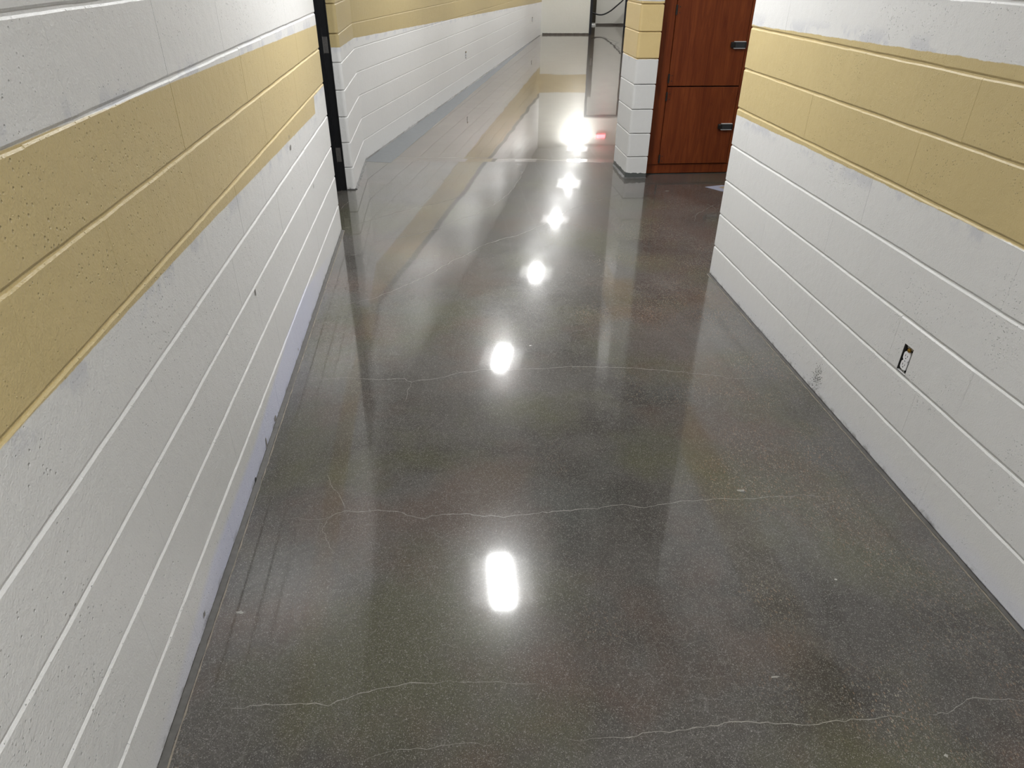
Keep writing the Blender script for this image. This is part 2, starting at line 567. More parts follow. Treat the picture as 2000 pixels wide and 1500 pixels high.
# block return beyond the left doorway: bullnose corner, then runs on to the bend
RY0, RY1 = 6.03, 7.07
bm = bmesh.new(); box(bm, XL - 0.19, XL - CORE, RY0 + 0.012, RY1, 0, CEIL)
wr2 = tag(obj('wall_left_return', bm, M_FAR), 'short rounded block return between the black door frame and the far corridor wall', 'wall', kind='structure')
XJ = -0.837   # where the steel frame meets the block


def bull(x_out, y_front, y_back, depth, r=0.026, mirror=1):
    """footprint of a block with a rounded front corner; outer face at x_out, front at y_front"""
    pts = []
    for i in range(6):
        t = i / 5 * math.pi / 2
        pts.append((x_out - mirror * r * (1 - math.sin(t)), y_front + r * (1 - math.cos(t))))
    pts += [(x_out, y_back), (x_out - mirror * depth, y_back), (x_out - mirror * depth, y_front)]
    if mirror < 0: pts.reverse()
    return pts


for k, za, zb in courses():
    split = RY0 + (0.4064 if k % 2 else 0.61)
    bm = bmesh.new(); prism(bm, bull(XL, RY0, split - 0.0006, XL - XJ), za + 0.0035, zb - 0.0035, 0.0032)
    obj('corner_block', bm, M_FAR, wr2)
    bm = bmesh.new(); prism(bm, [(XL - 0.05, split), (XL, split), (XL, RY1), (XL - 0.05, RY1)], za + 0.0035, zb - 0.0035, 0.0032)
    obj('block', bm, M_FAR, wr2)

# far corridor left wall, turned to the right
FY0, FY1 = 7.069, 20.55
fang = math.atan2(1, FS)
fo = (FS * FY0 + FC, FY0, 0)
flen = (FY1 - FY0) * math.hypot(1, FS)
bm = bmesh.new(); box(bm, 0, flen, 0.0026, 0.2, 0, CEIL)
wf = tag(obj('wall_far_left', bm, M_FAR), 'long white and beige block wall of the far corridor on the left', 'wall', kind='structure')
wf.location = fo; wf.rotation_euler = (0, 0, fang)
bpy.context.view_layer.update()


def far_first(k): return 0.30 if k % 2 else 0.5


_n0 = set(bpy.data.objects)
holder = wf
rot = wf.matrix_world.inverted()
lay_blocks(wf, fo, fang, flen, far_first, M_FAR, ks=set(range(0, 8)), g=0.0020, rec=0.0015, hg=0.00005, proud=0.0001)
for o in set(bpy.data.objects) - _n0: o.matrix_parent_inverse = rot


def joined_blocks(parent, length, first, mat, kmin, kmax, name):
    bm = bmesh.new()
    for k, za, zb in courses():
        if k < kmin or k > kmax: continue
        j = first(k) % 0.4064
        cuts = [0.0]
        while j < length:
            if j > 0.02: cuts.append(j)
            j += 0.4064
        cuts.append(length)
        for a, b in zip(cuts[:-1], cuts[1:]):
            tmp = block_mesh(round(b - a, 3), zb - za, 0, mat, 1)
            me = tmp.copy(); me.transform(Matrix.Translation((a, 0, za)))
            bm.from_mesh(me); bpy.data.meshes.remove(me)
    o = obj(name, bm, mat, parent)
    return tag(o, kind='stuff')


joined_blocks(wf, flen, far_first, M_FAR, 8, 20, 'upper_blocks')

# pillar at the end of the right side, one block per course
PX0, PX1, PY0, PY1 = 1.667, 1.861, 6.257, 6.742
bm = bmesh.new(); box(bm, PX0 + CORE, PX1 - CORE, PY0 + 0.02, PY1 - CORE, 0, CEIL)
pil = tag(obj('wall_pillar', bm, M_PILLAR), 'block pillar beside the cherry cabinet, beige above white with dark grey foot', 'pillar', kind='structure')
for k, za, zb in courses():
    bm = bmesh.new()
    prism(bm, bull(PX0, PY0, PY1, PX1 - PX0, 0.022, -1), za + 0.0035, zb - 0.0035, 0.0035)
    obj('block', bm, M_PILLAR, pil)

# far corridor right wall
gl = (22.0 - PY1) * math.hypot(1, FS)
bm = bmesh.new(); box(bm, -gl, 0, CORE, 0.19, 0, CEIL)
wfr = tag(obj('wall_far_right', bm, M_FARR), 'right block wall of the far corridor hidden behind the pillar', 'wall', kind='structure')
wfr.location = (PX0 + 0.004, PY1, 0); wfr.rotation_euler = (0, 0, fang + math.pi)
o = joined_blocks(wfr, gl, far_first, M_FARR, 0, 20, 'blocks')
o.location = (-gl, 0, 0)

# ------------------------------------------------------------------ other structure
def wall(name, x0, x1, y0, y1, z0, z1, mat, label):
    bm = bmesh.new(); box(bm, x0, x1, y0, y1, z0, z1)
    return tag(obj(name, bm, mat), label, 'wall', kind='structure')


wall('wall_back', XL - 0.2, XR + 0.2, -5.2, -5.0, 0, CEIL, M_ALC, 'plain wall behind the camera closing the corridor')
# side room on the left behind the doorway
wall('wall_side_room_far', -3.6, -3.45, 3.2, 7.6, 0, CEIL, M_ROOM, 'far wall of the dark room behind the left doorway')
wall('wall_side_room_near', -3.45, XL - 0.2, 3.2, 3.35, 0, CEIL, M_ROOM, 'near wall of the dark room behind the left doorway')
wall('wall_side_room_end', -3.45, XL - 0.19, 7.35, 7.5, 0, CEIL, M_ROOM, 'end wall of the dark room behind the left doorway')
# alcove on the right
wall('wall_alcove_back', 1.88, 4.75, 6.77, 6.9, 0, CEIL, M_ALC, 'back wall of the alcove behind the cabinet')
wall('wall_alcove_side', 4.75, 4.9, 3.7, 6.9, 0, CEIL, M_ALC, 'side wall of the alcove')
wall('wall_alcove_near', XR + 0.2, 4.75, 3.7, 3.85, 0, CEIL, M_ALC, 'near wall of the alcove behind the right wall')
# end wall of the far corridor with its opening
EX0, EX1, EXR = 2.70, 4.095, 5.13
bm = bmesh.new()
box(bm, EX0, EX1, 20.55, 20.72, 0, CEIL)
box(bm, EX1, EXR, 20.55, 20.72, 2.13, CEIL)
box(bm, EXR, 5.9, 20.55, 20.72, 0, CEIL)
tag(obj('wall_end', bm, M_END), 'cream end wall of the far corridor with a beige band', 'wall', kind='structure')
# vestibule behind the opening
bm = bmesh.new()
box(bm, 3.4, 4.16, 23.8, 23.95, 0, CEIL)
box(bm, 4.16, 4.93, 23.8, 23.95, 2.1, CEIL)
box(bm, 4.93, 8.2, 23.8, 23.95, 0, CEIL)
tag(obj('wall_vestibule', bm, M_PALE), 'pale grey wall behind the opening at the corridor end', 'wall', kind='structure')
wall('wall_vestibule_left', 3.2, 3.4, 20.72, 26.0, 0, CEIL, M_PALE, 'left wall of the space beyond the end opening')
wall('wall_vestibule_right', 8.2, 8.35, 20.5, 26.0, 0, CEIL, M_PALE, 'right wall of the space beyond the end opening')
wall('wall_vestibule_near', 5.9, 8.2, 20.55, 20.72, 0, CEIL, M_PALE, 'near wall of the space beyond the end opening')
wall('wall_outer', 3.2, 8.35, 26.0, 26.15, 0, CEIL, M_ALC, 'wall of the lit room behind the dark far door')

M_BLACK = plain('black_frame_paint', (0.006, 0.0065, 0.008), 0.35, var=0.3)
M_BLACK2 = plain('blue_black_frame_paint', (0.010, 0.012, 0.018), 0.4, var=0.3)
M_STEEL = plain('worn_hinge_steel', (0.16, 0.155, 0.15), 0.45, 0.8, var=0.6, scale=120)
M_TRIM_PALE = plain('pale_threshold', (0.75, 0.75, 0.75), 0.4, var=0.05)
M_DOOR = plain('dark_brown_door', (0.030, 0.024, 0.014), 0.45, var=0.3, scale=9)

# left door frame (black hollow metal) in the opening
d1 = tag(empty('door_1', (XL, 5.5, 0)), 'black steel door frame at the left opening', 'door frame', kind='structure')


def dpart(name, fn, mat, parent):
    bm = bmesh.new(); fn(bm); o = obj(name, bm, mat, parent)
    o.location = -Vector(parent.location) if parent.type == 'EMPTY' else (0, 0, 0)
    return o


def jamb_far(bm):
    box(bm, -0.965, XJ, 6.02, 6.06, 0, 2.13)
    box(bm, -0.925, -0.885, 6.004, 6.021, 0, 2.13)
    box(bm, XJ - 0.001, XJ + 0.006, 6.010, 6.03, 0, 2.13)


def jamb_near(bm):
    box(bm, -0.965, -0.80, LE + 0.0, LE + 0.035, 0, 2.13)
    box(bm, -0.925, -0.885, LE + 0.034, LE + 0.05, 0, 2.13)


dpart('jamb', jamb_far, M_BLACK, d1)
dpart('jamb', jamb_near, M_BLACK, d1)
dpart('head', lambda bm: box(bm, -0.965, -0.80, LE, 6.06, 2.13, 2.18), M_BLACK, d1)
wall('wall_left_lintel', XL - 0.19, XL - 0.02, LE, 6.06, 2.18, CEIL, M_LEFT, 'wall above the black door frame on the left')
for zc in (0.30, 1.13, 1.93):
    def hinge(bm):
        box(bm, -0.884, -0.848, 6.0165, 6.021, zc - 0.057, zc + 0.057)
        cyl(bm, (-0.887, 6.012, zc), (0, 0, 1), 0.006, 0.114, 8)
        for dz in (-0.035, 0.0, 0.035): cyl(bm, (-0.866 + (0.008 if dz else -0.006), 6.0155, zc + dz), (0, 1, 0), 0.004, 0.003, 8)
    dpart('hinge', hinge, M_STEEL, d1)

# frame of the opening at the corridor end
d2 = tag(empty('door_2', (4.6, 20.55, 0)), 'blue-black steel frame of the opening at the corridor end', 'door frame', kind='structure')
dpart('jamb', lambda bm: (box(bm, EX1 - 0.005, EX1 + 0.055, 20.535, 20.735, 0, 2.13), box(bm, EX1 + 0.054, EX1 + 0.075, 20.6, 20.64, 0, 2.11)), M_BLACK2, d2)
dpart('jamb', lambda bm: (box(bm, EXR - 0.055, EXR + 0.005, 20.535, 20.735, 0, 2.13), box(bm, EXR - 0.075, EXR - 0.054, 20.6, 20.64, 0, 2.11)), M_BLACK2, d2)
dpart('head', lambda bm: box(bm, EX1 - 0.005, EXR + 0.005, 20.535, 20.735, 2.08, 2.14), M_BLACK2, d2)

# dark door beyond, light showing below it
d3 = tag(empty('door_3', (4.545, 23.8, 0)), 'dark brown door beyond the end opening with light below it', 'door', kind='structure')
dpart('door_leaf', lambda bm: box(bm, 4.165, 4.925, 23.80, 23.845, 0.062, 2.09, 0.003), M_DOOR, d3)
dpart('threshold', lambda bm: box(bm, 4.165, 4.925, 23.74, 24.0, 0.0, 0.012, 0.003), M_TRIM_PALE, d3)  # white sill added to catch lamp light and brighten the gap below the door
dpart('lever_handle', lambda bm: (box(bm, 4.83, 4.89, 23.785, 23.80, 0.95, 1.15, 0.004), cyl(bm, (4.86, 23.765, 1.05), (0, 1, 0), 0.010, 0.05, 10), box(bm, 4.75, 4.87, 23.735, 23.75, 1.04, 1.06, 0.004)), M_STEEL, d3)


# ------------------------------------------------------------------ ceiling lights
M_LENS = glow('led_lens', (1.0, 1.0, 0.985), LENS_STRENGTH)
M_LENS_NEAR = glow('led_lens_near', (1.0, 1.0, 0.985), LENS_STRENGTH * 1.5)
M_LENS_REAR = glow('led_lens_rear', (1.0, 1.0, 0.985), LENS_STRENGTH * 1.25)
M_LENS_FAR = glow('led_lens_far', (1.0, 1.0, 0.985), LENS_STRENGTH * 0.88)
M_LENS_END = glow('led_lens_end', (1.0, 1.0, 0.985), LENS_STRENGTH * 0.85)
M_LENS_DIM = glow('led_lens_dim', (1.0, 1.0, 0.985), LENS_STRENGTH * 0.30)
M_SIDE = glow('side_diffuser', (1.0, 0.99, 0.97), SIDE_STRENGTH)
M_FRAME = plain('white_metal_frame', (0.7, 0.7, 0.7), 0.4, var=0.03)


def light_fixture(x, y, rz, label, group='square ceiling lights along the corridor', lens=None):
    t = tag(empty('ceiling_light', (x, y, CEIL), rz), label, 'ceiling light', group)
    bm = bmesh.new()
    for s in (-1, 1):
        box(bm, s * 0.285 - 0.015, s * 0.285 + 0.015, -0.30, 0.30, -0.02, 0)
        box(bm, -0.27, 0.27, s * 0.285 - 0.015, s * 0.285 + 0.015, -0.02, 0)
    obj('frame', bm, M_FRAME, t)
    for s in (-1, 1):
        bm = bmesh.new()
        vs = [bm.verts.new(v) for v in ((s * 0.27, -0.27, -0.018), (s * 0.27, 0.27, -0.018), (s * 0.085, 0.27, -0.004), (s * 0.085, -0.27, -0.004))]
        bm.faces.new(vs if s < 0 else list(reversed(vs)))
        bm.normal_update()
        for f in bm.faces:
            if f.normal.z > 0: f.normal_flip()
        obj('diffuser', bm, M_SIDE, t)
    bm = bmesh.new()
    prof = [(-0.085, -0.004), (-0.074, -0.012), (-0.035, -0.020), (0.035, -0.020), (0.074, -0.012), (0.085, -0.004)]
    A = [bm.verts.new((px, -0.27, pz)) for px, pz in prof]
    B = [bm.verts.new((px, 0.27, pz)) for px, pz in prof]
    for i in range(5): bm.faces.new((A[i], B[i], B[i + 1], A[i + 1]))
    bm.faces.new(A); bm.faces.new(list(reversed(B)))
    bm.normal_update()
    obj('lens', bm, lens or M_LENS, t)
    return t


FA = -math.atan(FS)
light_fixture(0.35, -4.4, 0, 'square ceiling light over the rear of the corridor, well behind the camera')
light_fixture(0.35, -0.95, 0, 'square ceiling light just behind the camera', lens=M_LENS_REAR)
light_fixture(0.362, 4.21, 0.0, 'nearest square ceiling light, mirrored as long white strip in floor', lens=M_LENS_NEAR)
light_fixture(0.69, 8.17, FA, 'second square ceiling light, mirrored level with the wall outlet')
light_fixture(1.535, 11.14, FA, 'third square ceiling light, mirrored as bright spot mid floor', lens=M_LENS_FAR)
light_fixture(2.31, 14.0, FA, 'fourth square ceiling light, mirrored before the pillar foot', lens=M_LENS_FAR)
light_fixture(3.02, 16.5, FA, 'fifth square ceiling light, mirrored beside the pillar foot', lens=M_LENS_FAR)
light_fixture(3.90, 20.18, FA, 'farthest corridor ceiling light, close to the cream end wall', lens=M_LENS_END)
light_fixture(5.7, 22.2, 0, 'added fill light, unseen, in the space beyond the end opening', 'ceiling lights of side spaces')  # unseen fixture added to brighten the pale wall beyond the opening
light_fixture(4.55, 24.6, 0, 'ceiling light of the room behind the dark far door', 'ceiling lights of side spaces')

light_fixture(3.25, 5.1, 0, 'added dim fill light, unseen, in the alcove in front of the cabinet', 'ceiling lights of side spaces', M_LENS_DIM)  # unseen fixture added to light the pillar front and the cabinet

# red glowing exit sign over the end opening
ex = tag(empty('exit_sign', (4.62, 20.55, 2.53)), 'red glowing exit sign above the opening at the corridor end', 'exit sign')
bm = bmesh.new(); box(bm, -0.155, 0.155, -0.05, -0.001, 0, 0.2, 0.008); obj('housing', bm, plain('sign_housing', (0.5, 0.5, 0.5), 0.4), ex)
bm = bmesh.new(); box(bm, -0.13, 0.13, -0.056, -0.049, 0.025, 0.175, 0.003); obj('glowing_panel', bm, glow('red_sign_glow', (1, 0.03, 0.05), 5.0), ex)


# ------------------------------------------------------------------ cherry cabinet in the alcove
def wood_material():
    n = NT('cherry_wood')
    v = n.mapv(scale=(9, 9, 0.9))
    g1 = n.noise(2.2, 6, 0.6, vec=v, dist=1.2)
    g2 = n.noise(1.0, 5, 0.65, vec=n.mapv(scale=(110, 110, 2.2)))
    c = n.mix(n.mr(g1, 0.32, 0.68), (0.105, 0.020, 0.005), (0.19, 0.045, 0.010))
    c = n.mix(n.mr(g2, 0.45, 0.75, 0, 0.55), c, (0.085, 0.014, 0.004))
    return n.out(c, n.mr(g1, 0.3, 0.7, 0.42, 0.52), n.bump(g2, 0.12, 0.001), Specular_IOR_Level=0.25)


M_WOOD = wood_material()
M_HINGE = plain('black_hinge', (0.008, 0.007, 0.006), 0.4)
M_LATCH = plain('gunmetal_latch', (0.055, 0.058, 0.062), 0.35, 0.6)
M_TRIM = plain('bright_latch_edge', (0.62, 0.62, 0.62), 0.35, 0.1)
CX0, CX1, CYF, CYB, CZT = 1.89, 2.69, 6.372, 6.755, 2.14
cab = tag(empty('storage_cabinet', (CX0, CYF, 0)), 'reddish cherry wood storage cabinet with stacked doors in the alcove behind the pillar', 'cabinet')


def cpart(name, fn, mat, parent=cab):
    bm = bmesh.new(); fn(bm)
    o = obj(name, bm, mat, parent)
    if parent is cab: o.location = (-CX0, -CYF, 0)
    return o


cpart('carcass', lambda bm: (box(bm, CX0, CX0 + 0.02, CYF + 0.02, CYB, 0.09, CZT), box(bm, CX1 - 0.02, CX1, CYF + 0.02, CYB, 0.09, CZT),
                             box(bm, CX0, CX1, CYB - 0.012, CYB, 0.09, CZT), box(bm, CX0, CX1, CYF + 0.02, CYB, CZT - 0.02, CZT),
                             box(bm, CX0, CX1, CYF + 0.02, CYB, 0.09, 0.11)), M_WOOD)
cpart('stile', lambda bm: box(bm, CX0, 2.0005, CYF, CYF + 0.021, 0.092, CZT, 0.0015), M_WOOD)
cpart('stile', lambda bm: box(bm, 2.656, CX1, CYF + 0.004, CYF + 0.021, 0.092, CZT, 0.0015), M_WOOD)
cpart('toe_kick', lambda bm: box(bm, CX0 + 0.003, CX1 - 0.003, CYF + 0.010, CYF + 0.03, 0.008, 0.090, 0.001), M_WOOD)
cpart('shadow_gap', lambda bm: box(bm, CX0 + 0.01, CX1 - 0.01, CYF + 0.02, CYF + 0.04, 0, 0.012), M_HINGE)  # solid black strip stands in for the shade below the toe kick
for za, zb in ((0.0975, 0.7605), (0.7705, 1.455), (1.465, 2.1)):
    dr = cpart('door', lambda bm: box(bm, 2.0055, 2.652, CYF - 0.004, CYF + 0.016, za, zb, 0.0018), M_WOOD)
    dz = zb - za
    for zc in (za + (0.046 if za < 0.5 else 0.0625), za + (0.5865 if za < 0.5 else 0.592)):
        def hg(bm):
            cyl(bm, (2.002, CYF - 0.007, zc), (0, 0, 1), 0.0065, 0.075, 8)
            box(bm, 1.995, 2.012, CYF - 0.006, CYF - 0.003, zc - 0.036, zc + 0.036)
            for q in (-0.022, 0.022): cyl(bm, (2.031, CYF - 0.0045, zc + q), (0, 1, 0), 0.0045, 0.003, 8)
        h = cpart('hinge', hg, M_HINGE, dr)
    zc = za + 0.328
    cpart('latch', lambda bm: (box(bm, 2.517, 2.556, CYF - 0.024, CYF - 0.003, zc - 0.022, zc + 0.022, 0.003), box(bm, 2.521, 2.532, CYF - 0.030, CYF - 0.02, zc - 0.016, zc + 0.016, 0.002)), M_HINGE, dr)
    cpart('latch_end', lambda bm: box(bm, 2.640, 2.652, CYF - 0.026, CYF - 0.003, zc - 0.024, zc + 0.024, 0.002), M_HINGE, dr)
    cpart('latch_bar', lambda bm: box(bm, 2.554, 2.642, CYF - 0.022, CYF - 0.003, zc - 0.024, zc + 0.024, 0.002), M_LATCH, dr)
    cpart('latch_edge', lambda bm: (box(bm, 2.545, 2.645, CYF - 0.025, CYF - 0.004, zc + 0.024, zc + 0.028), box(bm, 2.545, 2.645, CYF - 0.025, CYF - 0.004, zc - 0.028, zc - 0.024)), M_TRIM, dr)


# ------------------------------------------------------------------ wall outlets without their cover plates
M_BOX = plain('dark_outlet_box', (0.012, 0.011, 0.010), 0.6)
M_GALV = plain('galvanised_strap', (0.38, 0.37, 0.35), 0.4, 0.8, var=0.3, scale=200)
M_RECEP = plain('white_receptacle', (0.72, 0.72, 0.74), 0.35, var=0.03)
M_BRASS = plain('brass_screw', (0.42, 0.27, 0.06), 0.3, 0.9, var=0.4, scale=300)
M_SLOT = plain('slot_black', (0.02, 0.02, 0.02), 0.6)


def outlet(loc, rotz, label, recess):
    """local: x along the wall, -y out of the wall, z up, origin at the centre on the wall face"""
    t = tag(empty('wall_outlet', loc, rotz), label, 'outlet')
    d = recess
    W, H = (0.027, 0.055) if recess > 0.005 else (0.016, 0.045)
    bm = bmesh.new()
    box(bm, -W, W, d + 0.006, d + 0.0075, -H, H)
    if recess > 0:
        for s in (-1, 1):
            box(bm, min(s * W, s * (W - 0.0015)), max(s * W, s * (W - 0.0015)), 0.001, d + 0.006, -H, H)
            box(bm, -W, W, 0.001, d + 0.006, min(s * H, s * (H - 0.0015)), max(s * H, s * (H - 0.0015)))
    obj('back_box', bm, M_BOX, t)
    bm = bmesh.new()
    box(bm, -0.009, 0.009, d + 0.001, d + 0.003, 0.032, 0.052)
    box(bm, -0.016, 0.016, d + 0.0005, d + 0.002, 0.043, 0.051)
    box(bm, -0.009, 0.009, d + 0.001, d + 0.003, -0.052, -0.038)
    box(bm, -0.015, 0.015, d + 0.003, d + 0.005, -0.04, 0.034)
    obj('mounting_strap', bm, M_GALV, t)
    for zc in (-0.0235, 0.0125):
        bm = bmesh.new()
        pts = []
        for i in range(20):
            a = i * 2 * math.pi / 20
            pts.append((0.0200 * max(-0.86, min(0.86, math.cos(a))) , 0.0200 * max(-0.86, min(0.86, math.sin(a)))))
        F = [bm.verts.new((px, d - 0.004, zc + pz)) for px, pz in pts]
        G = [bm.verts.new((px * 1.04, d - 0.0025, zc + pz * 1.04)) for px, pz in pts]
        K = [bm.verts.new((px * 1.04, d + 0.004, zc + pz * 1.04)) for px, pz in pts]
        bm.faces.new(F)
        for a_, b_ in ((F, G), (G, K)):
            for i in range(20): bm.faces.new((a_[i], a_[(i + 1) % 20], b_[(i + 1) % 20], b_[i]))
        bmesh.ops.remove_doubles(bm, verts=bm.verts, dist=1e-6)
        bmesh.ops.recalc_face_normals(bm, faces=bm.faces)
        r = obj('receptacle_face', bm, M_RECEP, t)
        bm = bmesh.new()
        box(bm, -0.0072, -0.0052, d - 0.0046, d - 0.0038, zc - 0.001, zc + 0.007)
        box(bm, 0.0052, 0.0070, d - 0.0046, d - 0.0038, zc, zc + 0.0065)
        cyl(bm, (0, d - 0.0042, zc - 0.007), (0, 1, 0), 0.0024, 0.0009, 8)
        obj('slots', bm, M_SLOT, r)
    bm = bmesh.new(); box(bm, -0.012, 0.012, d - 0.001, d + 0.004, -0.0075, -0.0035); obj('bridge', bm, M_RECEP, t)
    bm = bmesh.new(); cyl(bm, (0, d - 0.003, -0.0055), (0, 1, 0), 0.0014, 0.006, 10); obj('screw', bm, M_SLOT, t)
    bm = bmesh.new(); cyl(bm, (0.001, d - 0.001, 0.0385), (0, 1, 0), 0.0085, 0.005, 12); cyl(bm, (0.001, d - 0.005, 0.0385), (0, 1, 0), 0.0042, 0.005, 10); obj('brass_screw', bm, M_BRASS, t)
    bm = bmesh.new(); cyl(bm, (0.0, d + 0.0, -0.046), (0, 1, 0), 0.004, 0.004, 10); obj('strap_screw', bm, M_GALV, t)
    return t


outlet((XR, (OY0 + OY1) / 2, (OZ0 + OZ1) / 2), -math.pi / 2, 'uncovered white duplex outlet in the right wall, black gaps and brass screw', 0.006)


def far_pt(y, off=0.0):
    n_ = Vector((1, -FS, 0)).normalized()
    return Vector((FS * y + FC, y, 0)) + n_ * off


for y, zc, lb in ((11.55, 0.47, 'small uncovered outlet on the far left wall, nearer one'), (18.8, 0.48, 'tiny uncovered outlet on the far left wall near the end')):
    q = far_pt(y, 0.009); outlet((q.x, q.y, zc), fang, lb, 0.0015)

# ------------------------------------------------------------------ black hose hanging beyond the end opening
bm = bmesh.new()
tube(bm, spline([(3.95, 23.45, 1.5), (4.15, 23.45, 0.95), (4.45, 23.45, 0.55), (4.78, 23.45, 0.355), (5.04, 23.45, 0.31), (5.28, 23.45, 0.40), (5.5, 23.45, 0.565), (5.7, 23.45, 0.74), (5.95, 23.45, 1.05), (6.15, 23.45, 1.5), (6.25, 23.45, 2.1), (6.28, 23.45, CEIL)], 6), 0.02)
tag(obj('hanging_cable', bm, plain('black_rubber', (0.008, 0.008, 0.008), 0.5), smooth=True), 'black cable hanging in a loop before the pale wall beyond the end opening', 'cable')

# ------------------------------------------------------------------ trims and strips along the floor
M_CAULK = plain('dirty_sealant', (0.08, 0.077, 0.072), 0.6, var=0.5, scale=40, bump=0.5)
M_CAULK2 = plain('pale_sealant_edge', (0.19, 0.165, 0.13), 0.6, var=0.5, scale=60, bump=0.5)
M_EDGE = plain('unpolished_concrete_edge', (0.155, 0.164, 0.172), 0.55, var=0.12, scale=18, bump=0.3)
M_DIRT = plain('brown_glue_line', (0.045, 0.035, 0.025), 0.7, var=0.4, scale=60, bump=0.5)
M_GROUT = plain('grey_wall_base_grout', (0.09, 0.09, 0.088), 0.5, var=0.3, scale=30, bump=0.5)


def strip(name, p0, p1, w0, w1, h, mat, label, seg=60, jit=0.004, parent=None, off=0.0):
    """low ragged strip lying at the foot of a wall; it widens to the left of the run p0 -> p1"""
    rnd = random.Random(hash(name + label) % 1000 + 3)
    p0, p1 = Vector(p0), Vector(p1)
    t = (p1 - p0).normalized(); nn = Vector((-t.y, t.x))
    bm = bmesh.new()
    R = []
    for i in range(seg + 1):
        f = i / seg
        p = p0.lerp(p1, f)
        w = w0 + (w1 - w0) * f + rnd.uniform(-jit, jit)
        a = p + nn * off; b = p + nn * (off + max(w, 0.002))
        za, zb = floor_z(a.x, a.y), floor_z(b.x, b.y)
        hh = h * rnd.uniform(0.9, 1.1)
        R.append([bm.verts.new((a.x, a.y, za - 0.001)), bm.verts.new((a.x, a.y, za + hh)), bm.verts.new((b.x, b.y, zb + min(hh * 0.5, 0.0015))), bm.verts.new((b.x, b.y, zb - 0.001))])
    for a, b in zip(R[:-1], R[1:]):
        for k in range(4): bm.faces.new((a[k], a[(k + 1) % 4], b[(k + 1) % 4], b[k]))
    bm.faces.new(R[0]); bm.faces.new(list(reversed(R[-1])))
    bmesh.ops.recalc_face_normals(bm, faces=bm.faces)
    o = obj(name, bm, mat, parent)
    if parent is None: tag(o, label, 'trim', kind='structure')
    return o


strip('trim_1', (XL + 0.0, LE), (XL + 0.0, -0.2), 0.019, 0.019, 0.005, M_CAULK, 'ragged dark sealant line at the foot of the left wall', 140, 0.003)
strip('trim_2', (XL, LE), (XL, -0.2), 0.003, 0.004, 0.0012, M_CAULK2, 'thin pale sealant edge beside the left wall', 160, 0.002, None, 0.020)
strip('trim_3', (XR, 0.3), (XR, RE), 0.013, 0.014, 0.004, M_CAULK, 'ragged dark sealant line at the foot of the right wall', 140, 0.003)
strip('trim_4', (XR, 0.3), (XR, RE), 0.004, 0.004, 0.0013, M_CAULK2, 'thin pale sealant edge beside the right wall', 160, 0.002, None, 0.014)
strip('trim_5', (PX0, PY0 + 0.01), (PX0, PY1), 0.02, 0.012, 0.012, M_GROUT, 'ragged grey grout at the left foot of the pillar', 30, 0.004)
strip('trim_6', (PX1, PY0), (PX0 - 0.015, PY0), 0.016, 0.02, 0.008, M_GROUT, 'ragged grey grout at the front foot of the pillar', 20, 0.004)
strip('trim_7', (EX1 - 0.01, 20.545), (EX0 + 0.12, 20.545), 0.02, 0.03, 0.04, M_DIRT, 'dark brown glue line at the foot of the cream end wall', 40, 0.01)
strip('trim_8', (8.1, 23.795), (4.95, 23.795), 0.02, 0.02, 0.05, M_DIRT, 'black line at the foot of the pale far wall', 20, 0.002)
strip('trim_9', (XL, RY1), (XL, RY0 + 0.02), 0.012, 0.016, 0.012, M_GROUT, 'ragged grey grout along the foot of the left block return', 30, 0.006)
strip('trim_10', (XJ, RY0), (XL, RY0), -0.014, -0.014, 0.01, M_GROUT, 'ragged grey grout before the foot of the left block return', 12, 0.003)
# pale unpolished band that narrows along the far left wall
a = far_pt(FY0 - 0.05); b = far_pt(19.0)
strip('edge_strip', (b.x, b.y), (a.x, a.y), 0.015, 0.275, 0.0012, M_EDGE, '', 90, 0.004, floor)
a = far_pt(FY0); b = far_pt(20.3)
strip('trim_11', (b.x, b.y), (a.x, a.y), 0.012, 0.012, 0.012, M_GROUT, 'grey grout line at the foot of the far left wall', 110, 0.006)

# ------------------------------------------------------------------ cracks in the slab, chips, marks
M_CRACK = None


def crack_material(name, col):
    n = NT(name)
    f = n.mr(n.noise(60, 4), 0.35, 0.6)
    c = n.mix(f, tuple(v * 0.6 for v in col), col)
    m = n.out(c, 0.35, None, Coat_Weight=1.0, Coat_Roughness=0.07)
    return m


M_CRACK = crack_material('pale_crack_filler', (0.235, 0.222, 0.198))
M_CRACKD = crack_material('dark_open_crack', (0.035, 0.03, 0.027))


def fpx(px, py):
    """the spot on the floor that the photograph shows at a pixel"""
    d = fw + r2 * ((px - 1000) / 1339.773) - u2 * ((py - 750) / 1339.773)
    t = -CAM_H / d.z
    return Vector((d.x * t, d.y * t))


